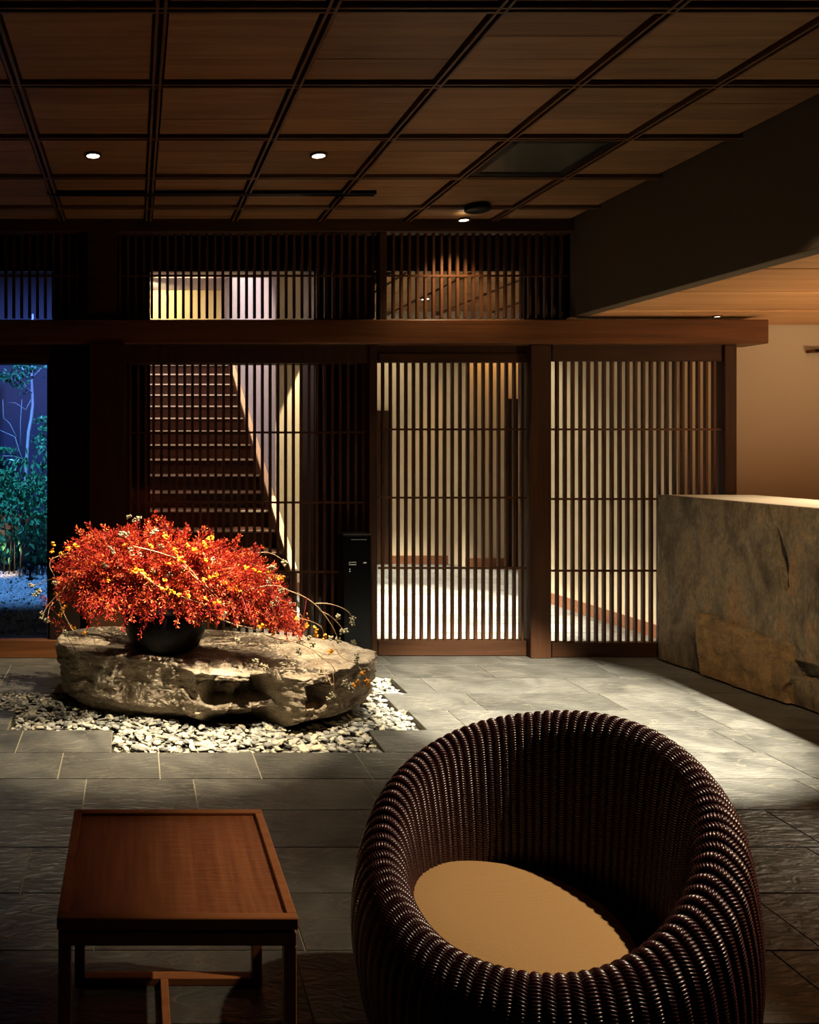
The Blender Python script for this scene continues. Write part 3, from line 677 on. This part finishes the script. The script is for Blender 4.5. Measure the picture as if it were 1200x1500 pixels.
for j in range(-NB, NS+1):
    s = max(0, j/NS)
    for k in range(NU):
        t, b_ = TR[k], BR[k]
        x = b_[0]+(t[0]-b_[0])*s; y = b_[1]+(t[1]-b_[1])*s; z = .045+(t[2]-.045)*s
        dx, dy = t[0]-cx, t[1]-cy; L = math.hypot(dx, dy); nx, ny = dx/L*.55, dy/L
        L2 = math.hypot(nx, ny); nx /= L2; ny /= L2
        wq = Vector((x, y, z)); wq += Vector((noise.noise(wq*9), noise.noise(wq*9+Vector((5, 5, 5))), noise.noise(wq*9+Vector((1, 8, 2)))))*.03
        kl = .55+.45*sm(.05, .35, x); d = kl*(facets(Vector((wq.x*3.1, wq.y*3.1, wq.z*3.6)), .040)+facets(Vector((wq.x*9, wq.y*9, wq.z*13)), .018))
        d += .011*noise.ridged_multi_fractal(Vector((x*8, y*8, z*12)), 1, 2.2, 5, .9, 2)-.014
        d += .007*noise.fractal(Vector((x*30, y*30, z*42)), .8, 2, 4)
        if y < cy and .30 < x < .80:      # dark ledges broken out of the middle of the front
            e = sm(.30, .38, x)*(1-sm(.70, .80, x+.25*(z-.15)))
            d -= .15*e*sm(.115, .145, z+.02*noise.noise(Vector((x*9, 0, 0))))*(1-sm(.235, .262, z+.02*noise.noise(Vector((x*7, 4, 0)))))
            d -= .09*e*(1-sm(.075, .10, z))
        if y < cy and .86 < x < 1.02:
            d -= .11*sm(.86, .89, x)*(1-sm(.97, 1.02, x))*sm(.12, .15, z)*(1-sm(.23, .255, z))
        d *= 1-.45*sm(.9, 1, s)
        if s > .95: d -= .014*((s-.95)/.05)**2
        if j < 0:
            f_ = -j/NB; d -= .14*f_; z = .045-.065*f_
        if s < .1: d -= .02*(1-s/.1)
        verts.append((x+nx*d, y+ny*d, z+.005*noise.noise(Vector((x*9, y*9, 3)))*s-.005*sm(.95, 1, s)))
E0 = (NS+NB)*NU
for j in range(1, NT+1):
    s = (j/NT)**1.25
    for k in range(NU):
        e = verts[E0+k]; x = e[0]+(cx-e[0])*s; y = e[1]+(cy-e[1])*s
        z0_ = TR[k][2]; zz = z0_+(.33-z0_)*s+.006*min(1, s*8)
        q = Vector((x*4, y*4, 7)); w1 = min(1, s*14)
        zz += (.010*noise.fractal(q, 1, 2, 5)+.006*noise.fractal(Vector((x*9, y*42, 3)), .8, 2, 5)+facets(Vector((x*5, y*8, 2)), .008))*w1
        verts.append((x, y, min(.352, zz-.004)))
NS = NS+NB
faces = []
for j in range(NS+NT):
    for k in range(NU):
        a = j*NU+k; b_ = j*NU+(k+1) % NU; faces.append((a, b_, b_+NU, a+NU))
rock = mesh_obj('boulder', verts, faces, M['rock'], None, True)
tag(rock, 'wide flat-topped split boulder on pale chips carrying the potted bush', 'rock')

# ------------------------------------------------------------------ gravel bed of slate chips
bed = empty('gravel_bed', (.3, 4.2, 0)); tag(bed, 'bed of pale broken slate chips around the boulder', 'gravel')
for y0, (l, r_) in bedrows.items():
    box('bed_liner', M['soil'], bed, l-.002, r_+.002, y0, y0+.3, -.045, -.03)
def chip(x, y, z, s):
    n = R.randint(4, 6); a0 = R.uniform(0, 2*PI); el = R.uniform(.45, .8); rot = R.uniform(0, PI)
    tx, ty = R.gauss(0, .17), R.gauss(0, .17); th = s*R.uniform(.10, .20); c, d = math.cos(rot), math.sin(rot); v = []
    rr = [R.uniform(.6, 1.1) for _ in range(n)]
    for top_ in (0, 1):
        for k in range(n):
            q = a0+2*PI*k/n+R.uniform(-.08, .08)*0; u = s*rr[k]*math.cos(q)*(1-.1*top_); w_ = s*rr[k]*math.sin(q)*el*(1-.1*top_)
            X = u*c-w_*d; Yy = u*d+w_*c; v.append((x+X, y+Yy, z+top_*th+X*tx+Yy*ty))
    f = [tuple(range(n, 2*n))]+[(k, (k+1) % n, n+(k+1) % n, n+k) for k in range(n)]
    return v, f
def inrock(x, y):
    c = False; j = nP-1
    for i in range(nP):
        if (bot[i, 1] > y) != (bot[j, 1] > y) and x < (bot[j, 0]-bot[i, 0])*(y-bot[i, 1])/(bot[j, 1]-bot[i, 1])+bot[i, 0]: c = not c
        j = i
    return c
spots_ = []
for layer in range(3):
    for y0, (l, r_) in bedrows.items():
        area_ = (r_-l)*.3; n = int(area_*(620 if layer else 560))
        for _ in range(n):
            x, y = R.uniform(l+.022, r_-.022), R.uniform(y0+(.02 if y0 == 3.88 or x < bedrows.get(round(y0-.3, 2), (9, 9))[0] else -.01), y0+.29)
            bb = bedrows.get(round(y0-.3, 2))
            if inrock(x, y+.02) and inrock(x, y-.10): continue
            spots_.append((layer, x, y))
chips = []
for layer, x, y in spots_:
    s = R.uniform(.014, .039)*(1.0 if layer else 1.1)
    e = min(.03, s)
    chips.append((layer, y, s, chip(x, y, -.028+layer*.011+R.uniform(0, .006), s)))
chips.sort(key=lambda c: -(c[2]/c[1]*(1 if c[0] == 2 else .4)))
CM = [M['chip1'], M['chip2'], M['chip3'], M['chip1']]
for _, _, _, (v, f) in chips[:300]:
    mesh_obj('slate_chip', v, f, R.choice(CM), bed)
v = []; f = []; mi = []
for _, _, _, (a, b_) in chips[300:]:
    n = len(v); v += a; f += [tuple(i+n for i in q) for q in b_]; mi += [R.choice((0, 0, 1, 2))]*len(b_)
so = mesh_obj('small_chips', v, f, None, bed, False, CM[:3], mi); so['kind'] = 'stuff'

# ------------------------------------------------------------------ potted bush
BY = 4.50
bush = empty('potted_bush', (.20, BY, .335)); tag(bush, 'fiery red berried bush arranged in a dark bowl on the boulder', 'bush')
MB().lathe([(0, .0), (.14, 0), (.185, .03), (.225, .12), (.24, .22), (.232, .235), (.215, .225), (.2, .2), (0, .19)], (.165, BY, .333), 40).build('bowl', M['pot'], bush, True)
for q_ in ('leafA', 'leafB', 'leafC', 'leafD'):
    b_ = M[q_].node_tree.nodes['Principled BSDF']; b_.inputs['Roughness'].default_value = .5; b_.inputs['Specular IOR Level'].default_value = .18
LM = [M['leafA'], M['leafB'], M['leafC'], M['leafD']]
lv = []; lf = []; lm = []; stems = MB()
def spray(base, tip, n=34, droop=.03, dens=1.0):
    base = Vector(base); tip = Vector(tip); L = (tip-base).length
    mid = (base+tip)/2+Vector((0, 0, .10*L+droop))+rv(.02)
    pts = [(base*(1-t)**2+mid*2*t*(1-t)+tip*t*t) for t in [k/6 for k in range(7)]]
    stems.tube(pts, .0022, .001, 4)
    hue = R.random()*1.6-.3
    for k in range(n):
        t = 1-(k/n)*R.uniform(.42, .55)
        p = base*(1-t)**2+mid*2*t*(1-t)+tip*t*t
        tg = (2*(1-t)*(mid-base)+2*t*(tip-mid)).normalized()
        sdv = rv(); sdv = (sdv-tg*sdv.dot(tg)).normalized()
        w_ = .050*(1-t)+.007
        c = p+sdv*R.uniform(.1, 1)*w_
        d = (tg*R.uniform(.3, 1.1)+sdv*R.uniform(.5, 1)+rv(.3)).normalized()
        a, b_ = leafmesh(c, d, rv(), R.uniform(.012, .023), R.uniform(.004, .008))
        m0 = len(lv); lv.extend(a); lf.extend([tuple(i+m0 for i in q) for q in b_])
        x = R.random()+(.35*(hue-.5)); mm = 2 if x < .30 else 0 if x < .66 else 1 if x < .93 else 3
        lm.extend([mm]*2)
def bushtip():
    # silhouette in px at depth BY, thickness in Y
    while True:
        px = R.uniform(80, 445); t = (px-80)/365
        topy = np.interp(px, [80, 100, 125, 160, 200, 240, 290, 330, 370, 400, 420, 445], [815, 785, 768, 765, 760, 758, 772, 785, 800, 818, 850, 915])
        boty = np.interp(px, [80, 120, 170, 230, 300, 350, 400, 445], [880, 900, 905, 900, 910, 900, 925, 935])
        py = R.uniform(topy+6, boty)
        ex = (px-250)/195; ey = (py-(topy+boty)/2)/((boty-topy)/2+1)
        rr = max(0, 1-.55*ex*ex-.7*ey*ey); dY = (-.43 if R.random() < .75 else .32)*math.sqrt(rr)*R.uniform(.55, 1)
        return Vector(pt(px, py, BY+dY))
for k in range(900):
    tp = bushtip(); c = Vector((.18, BY, .60)); dirv = (tp-c)
    base = c+dirv*R.uniform(.15, .55); base.z = base.z-.02
    spray(base, tp, 48)
# upward feathery tips along the skyline
for px, py in [(128, 765), (112, 772), (150, 768), (95, 800), (75, 820), (228, 752), (232, 760), (250, 765), (275, 768), (300, 782), (330, 790), (352, 785), (375, 798), (384, 800), (200, 762), (215, 760), (170, 775), (240, 758), (60, 875), (72, 905), (85, 850), (300, 772), (310, 776), (390, 818), (402, 826)]:
    spray(pt(px+(250-px)*.22, py+48, BY-.02), pt(px, py, BY+R.uniform(-.12, .1)), 44, .0)
# hanging tails
for px, py in [(142, 915), (148, 905), (205, 935), (216, 912), (258, 918), (285, 915), (180, 925), (130, 920), (320, 905), (345, 910), (420, 935), (400, 930), (438, 935), (372, 915)]:
    spray(pt(px+R.uniform(-8, 12), py-60, BY-.26), pt(px, py, BY-.34), 34, .02)
for _ in range(110):
    px = R.uniform(110, 430); py = np.interp(px, [110, 200, 300, 430], [895, 902, 906, 925])+R.uniform(-22, 10)
    spray(pt(px+(240-px)*.15, py-45, BY-.22), pt(px, py, BY-R.uniform(.28, .42)), 34, .02)
o = mesh_obj('foliage', lv, lf, None, bush, False, LM, lm); o['kind'] = 'stuff'
o['label'] = 'dense feathery red and orange leaves'
stems.build('leaf_stems', M['leafC'], bush)['kind'] = 'stuff'
# long bare twigs
def smooth(pts, n=6):
    pts = [Vector(p) for p in pts]; pts = [pts[0]*2-pts[1]]+pts+[pts[-1]*2-pts[-2]]; out = []
    for i in range(1, len(pts)-2):
        for k in range(n):
            t = k/n; a, b_, c, d = pts[i-1:i+3]
            out.append(.5*((2*b_)+(c-a)*t+(2*a-5*b_+4*c-d)*t*t+(3*b_-a-3*c+d)*t**3))
    out.append(pts[-2]); return out
TW = [  # px paths with depth
 ([(300, 886), (330, 884), (356, 868), (380, 860), (405, 858), (425, 866), (445, 874), (462, 886), (475, 900), (487, 918), (494, 933)], 4.18, 4.35, .0042),
 ([(462, 884), (478, 884), (495, 888), (510, 896), (518, 908)], 4.35, 4.4, .003),
 ([(470, 895), (485, 903), (497, 915), (506, 926)], 4.36, 4.45, .0026),
 ([(352, 855), (375, 862), (400, 872), (416, 884)], 4.2, 4.3, .004),
 ([(300, 890), (320, 905), (345, 915), (370, 921), (400, 934), (430, 940), (455, 950), (470, 962), (485, 973), (492, 985)], 4.2, 4.15, .0045),
 ([(462, 953), (480, 959), (495, 958), (505, 955)], 4.15, 4.2, .0025),
 ([(455, 950), (468, 975), (480, 990), (486, 1005)], 4.15, 4.05, .0025),
 ([(430, 895), (440, 900), (447, 915), (447, 932)], 4.25, 4.3, .003),
 ([(378, 810), (390, 809), (403, 813), (415, 821)], 4.5, 4.5, .0028),
 ([(365, 825), (380, 830), (390, 840), (394, 850)], 4.3, 4.3, .003),
 ([(398, 905), (415, 903), (435, 905), (455, 910), (470, 918), (475, 930)], 4.2, 4.35, .003),
 ([(485, 940), (500, 962), (520, 972), (535, 990), (545, 1012), (547, 1028)], 4.2, 3.98, .0028),
 ([(488, 985), (489, 1000), (489, 1015)], 4.0, 3.98, .0022),
 ([(195, 800), (235, 810), (270, 825), (300, 860), (325, 885)], 4.12, 4.15, .003),
 ([(205, 838), (230, 858), (262, 872), (300, 886)], 4.1, 4.16, .0035),
 ([(260, 820), (285, 845), (310, 865), (330, 890)], 4.12, 4.15, .003),
 ([(100, 810), (85, 815), (75, 820), (73, 830), (80, 845), (82, 862)], 4.3, 4.3, .0032),
 ([(110, 845), (95, 860), (78, 878), (68, 890), (62, 903)], 4.25, 4.2, .003),
 ([(85, 870), (90, 890), (100, 912), (108, 925)], 4.25, 4.15, .0032),
 ([(108, 838), (90, 845), (70, 850), (52, 858)], 4.3, 4.3, .0026),
 ([(106, 836), (92, 842), (82, 852)], 4.3, 4.28, .0026),
 ([(82, 880), (73, 890), (70, 905)], 4.25, 4.2, .002),
 ([(340, 925), (350, 945), (380, 955)], 4.25, 4.2, .002), ([(400, 934), (415, 955), (430, 970)], 4.2, 4.12, .002),
 ([(400, 934), (440, 948), (470, 975), (480, 1000)], 4.2, 4.05, .002),
]
for path, ya, yb, r0 in TW:
    n = len(path); q = smooth([pt(x, y, ya+(yb-ya)*i/(n-1)) for i, (x, y) in enumerate(path)])
    MB().tube(q, r0, r0*.45, 6).build('twig', M['twig'], bush, True)
def cluster(px, py, Y, n, r, spread, mat, nm):
    c = Vector(pt(px, py, Y)); mb = MB()
    for _ in range(n):
        d = rv().normalized()*R.uniform(.3, 1)*spread; p = c+d; mb.ico(p, r*R.uniform(.8, 1.15))
        if nm == 'dark_berry_cluster' or R.random() < .3: mb.tube([c-Vector((0, 0, .004)), p], .0009, n=3)
    mb.build(nm, mat, bush, True)
ORG = [(78, 797), (76, 806), (88, 810), (100, 803), (108, 801), (113, 802), (240, 784), (243, 785), (298, 795), (305, 790), (312, 788), (302, 800), (275, 800), (255, 805), (258, 810), (262, 818), (247, 826), (268, 823), (240, 850), (246, 862),
       (190, 835), (196, 838), (202, 838), (208, 840), (214, 846), (220, 849), (226, 853), (206, 836), (199, 832), (212, 841), (236, 861), (243, 863), (250, 866), (255, 868), (262, 871), (275, 874), (300, 850), (310, 845), (318, 843), (300, 876), (320, 882), (314, 884),
       (82, 872), (90, 893), (94, 890), (88, 900), (104, 915), (107, 920), (125, 927), (302, 822), (395, 838), (402, 845), (408, 848), (415, 845), (372, 835), (380, 838), (345, 860), (352, 865), (385, 915), (382, 918), (403, 922), (400, 928), (463, 925), (465, 932), (461, 918),
       (435, 905), (448, 917), (476, 933), (360, 790+40), (330, 855), (335, 862), (285, 805), (160, 850), (150, 880), (110, 845), (532, 985), (538, 997), (541, 1003), (523, 1000), (520, 1003), (485, 955), (180, 800), (222, 800)]
for x, y in ORG:
    Yc = 4.15+.0 if 190 < x < 330 else 4.2
    if x < 120: Yc = 4.26
    if x > 515: Yc = 4.02
    cluster(x+R.uniform(-1, 1), y+R.uniform(-1, 1), Yc-.02, R.randint(6, 9), .0062, .014, M['berryO'], 'orange_berry_cluster')
GRY = [(190, 757), (198, 762), (204, 760), (180, 780), (186, 784), (176, 786), (162, 802), (164, 808), (190, 805), (193, 812), (223, 780), (228, 778), (206, 812), (235, 800), (155, 828), (225, 838), (248, 842), (312, 822), (313, 820), (270, 833), (110, 862), (113, 858),
       (418, 822), (415, 826), (395, 832), (400, 830), (392, 852), (400, 885), (406, 880), (412, 865), (494, 902), (518, 908), (516, 912), (505, 925), (501, 926), (497, 937), (485, 935), (519, 940), (522, 962), (524, 970), (330, 900), (322, 905), (62, 900), (60, 905), (68, 908), (46, 858), (57, 866), (52, 870),
       (78, 855), (452, 935), (458, 945), (442, 940), (437, 938), (385, 975), (390, 978), (412, 975), (432, 972), (488, 1018), (484, 1024), (510, 1005), (504, 1000), (515, 1012), (478, 995), (468, 985), (95, 925), (98, 930), (375, 968), (440, 955), (350, 940), (430, 990), (420, 962)]
for x, y in GRY:
    Yc = 4.5 if y < 765 else 4.2
    if x < 120: Yc = 4.26
    if x > 480 and y > 950: Yc = 4.03
    cluster(x+R.uniform(-1.5, 1.5), y+R.uniform(-1, 1), Yc-.03, R.randint(8, 12), .0060, .018, M['berryG'], 'dark_berry_cluster')

# ------------------------------------------------------------------ side table
TZ = .47; tb = empty('side_table', (.09, 2.0, 0)); tag(tb, 'low square brown wooden side table with carved tray top', 'table')
Yf, Yb = 1.743, 2.257; X0, X1 = (83-VX)*Yf/F, (437.5-VX)*Yf/F; rm = .022
o = MB().box(-(X1-X0)/2+rm, (X1-X0)/2-rm, -(Yb-Yf)/2+rm, (Yb-Yf)/2-rm, TZ-.018, TZ-.009).build('tray_panel', M['carved'], None)
o.parent = tb; o.location = Vector(((X0+X1)/2, (Yf+Yb)/2, 0))-Vector(tb.location)
for a in ((X0, X1, Yf, Yf+rm), (X0, X1, Yb-rm, Yb), (X0, X0+rm, Yf+rm, Yb-rm), (X1-rm, X1, Yf+rm, Yb-rm)):
    box('rim', M['tframe'], tb, *a, TZ-.026, TZ, .002)
i_ = .003
for a in ((X0+i_, X1-i_, Yf+i_, Yf+.03), (X0+i_, X1-i_, Yb-.03, Yb-i_), (X0+i_, X0+.03, Yf+.03, Yb-.03), (X1-.03, X1-i_, Yf+.03, Yb-.03)):
    box('apron', M['tframe'], tb, *a, TZ-.062, TZ-.032, .002)
box('spacer', M['black'], tb, X0+.012, X1-.012, Yf+.012, Yb-.012, TZ-.034, TZ-.024)
for x in (X0+i_, X1-.03):
    for y in (Yf+i_, Yb-.033):
        box('leg', M['tframe'], tb, x, x+.027, y, y+.03, .0, TZ-.062, .002)
box('stretcher', M['tframe'], tb, X0+.03, X1-.03, Yb-.033, Yb-.003, 0.0, .022, .002)
xm = (X0+X1)/2-.012
box('stretcher', M['tframe'], tb, xm-.011, xm+.011, Yf+.033, Yb-.033, 0.0, .022, .002)
box('stretcher', M['tframe'], tb, X0+.03, X1-.03, Yf+.003, Yf+.033, 0.0, .022, .002)

# ------------------------------------------------------------------ wicker chair
CX, CY = .925, 1.868
ch = empty('wicker_chair', (CX, CY, 0)); tag(ch, 'round dark ribbed wicker tub chair at the right front with a tan seat pad', 'chair')
NR = 94
_A = [-180, -160, -135, -114, -74, -45, 0, 45, 70, 90, 128, 152, 180]
_Z = [.50, .463, .443, .44, .505, .61, .722, .790, .795, .772, .688, .592, .50]
_g = np.interp(np.arange(-180, 180, 2), _A, _Z); _k = np.exp(-.5*(np.arange(-12, 13)/5.5)**2); _k /= _k.sum()
_g = np.array([sum(_k[j+12]*_g[(i+j) % 180] for j in range(-12, 13)) for i in range(180)])
def rimz(a):
    x = ((math.degrees(a)+180) % 360)/2; i = int(x); return _g[i % 180]*(1-(x-i))+_g[(i+1) % 180]*(x-i)
def profile(a):
    Hh = rimz(a)
    k = (Hh-.34)
    c = [(.23, .0), (.30, .035), (.368, .12), (.404, .12+.42*(Hh-.12)), (.405, .12+.68*(Hh-.12)), (.388, Hh-.045-.04*k), (.364, Hh-.014), (.334, Hh), (.303, Hh-.012-.05*k), (.284, Hh-.34*k), (.270, Hh-.7*k), (.262, .315), (.21, .29)]
    return [Vector((r, z, 0)) for r, z in c]
for i in range(NR):
    # azimuth measured from +Y towards +X
    a = 2*PI*i/NR; P_ = smooth(profile(a), 14); cumL = [0]
    for p, q in zip(P_, P_[1:]): cumL.append(cumL[-1]+(q-p).length)
    tot = cumL[-1]; pitch = .0060; ns = int(tot/pitch)*4; v = []; f = []; NC = 6; ci = 0
    sa, ca = math.sin(a), math.cos(a)
    for s in range(ns+1):
        L = tot*s/ns
        while ci < len(cumL)-2 and cumL[ci+1] < L: ci += 1
        u = (L-cumL[ci])/max(1e-9, cumL[ci+1]-cumL[ci]); p = P_[ci].lerp(P_[ci+1], u); t = (P_[ci+1]-P_[ci]).normalized()
        nx, nz = t.y, -t.x           # outward side in (r,z)
        hw = PI*p.x/NR*1.08; hh = .0098*min(1.15, p.x/.33)
        g = (.52, .86, 1.0, .86)[s % 4]
        for c in range(NC):
            q = PI*c/(NC-1); ox = math.cos(q)*hw*(1 if s % 4 else .95); oh = math.sin(q)*hh*g - .003
            skew = .0022*math.cos(q)*(1 if i % 2 else -1)
            r = p.x+nx*oh+t.x*skew; z = p.y+nz*oh+t.y*skew
            v.append((CX+r*sa+ox*ca, CY+r*ca-ox*sa, max(.001, z)))
    for s in range(ns):
        for c in range(NC-1):
            b0 = s*NC+c; f.append((b0, b0+NC, b0+NC+1, b0+1))
    mesh_obj('rib', v, f, M['wicker'], ch, True)
v = []; f = []; NA = 96
for i in range(NA):
    a = 2*PI*i/NA
    P_ = smooth(profile(a), 3)
    for j, p in enumerate(P_):
        t = (P_[min(j+1, len(P_)-1)]-P_[max(j-1, 0)]).normalized(); r = p.x-t.y*.004; z = max(.0, p.y+t.x*.004)
        v.append((CX+r*math.sin(a), CY+r*math.cos(a), z))
    m_ = len(P_)
for i in range(NA):
    for j in range(m_-1): f.append((i*m_+j, i*m_+j+1, ((i+1) % NA)*m_+j+1, ((i+1) % NA)*m_+j))
mesh_obj('light_block_shell', v, f, M['wdark'], ch, True)  # hidden inner shell added to block light between the ribs
MB().lathe([(0, .30), (.25, .30), (.25, .27), (0, .27)], (CX, CY, 0), 48).build('seat_deck', M['wdark'], ch)
# seat pad
SP = (.868, 1.883); R0 = .258; z0, z1 = .30, .40; pr = []
for k in range(13):
    t = k/12*PI/2; pr.append((R0-.034+.034*math.cos(t), z1-.045+.045*math.sin(t)-.003))
pr = [(R0-.03, z0), (R0-.006, z0+.012), (R0, z0+.035)]+pr+[(R0*.82, z1+.001), (R0*.6, z1+.006), (R0*.3, z1+.009), (0.001, z1+.010)]
v = []; f = []; n = 96
for r, z in pr:
    for k in range(n):
        q = 2*PI*k/n; v.append((r*math.cos(q), r*math.sin(q), z))
for i in range(len(pr)-1):
    for k in range(n): f.append((i*n+k, i*n+(k+1) % n, (i+1)*n+(k+1) % n, (i+1)*n+k))
cu = mesh_obj('seat_cushion', v, f, M['cushion'], None, True); cu.location = (SP[0], SP[1], .004)
tag(cu, 'round tan woven seat cushion lying in the dark wicker chair', 'cushion')
q = [((R0+.001)*math.cos(2*PI*k/64), (R0+.001)*math.sin(2*PI*k/64), z0+.028) for k in range(65)]
o = MB().tube(q, .003, n=6).build('piping', M['cushion'], None, True); o.parent = cu
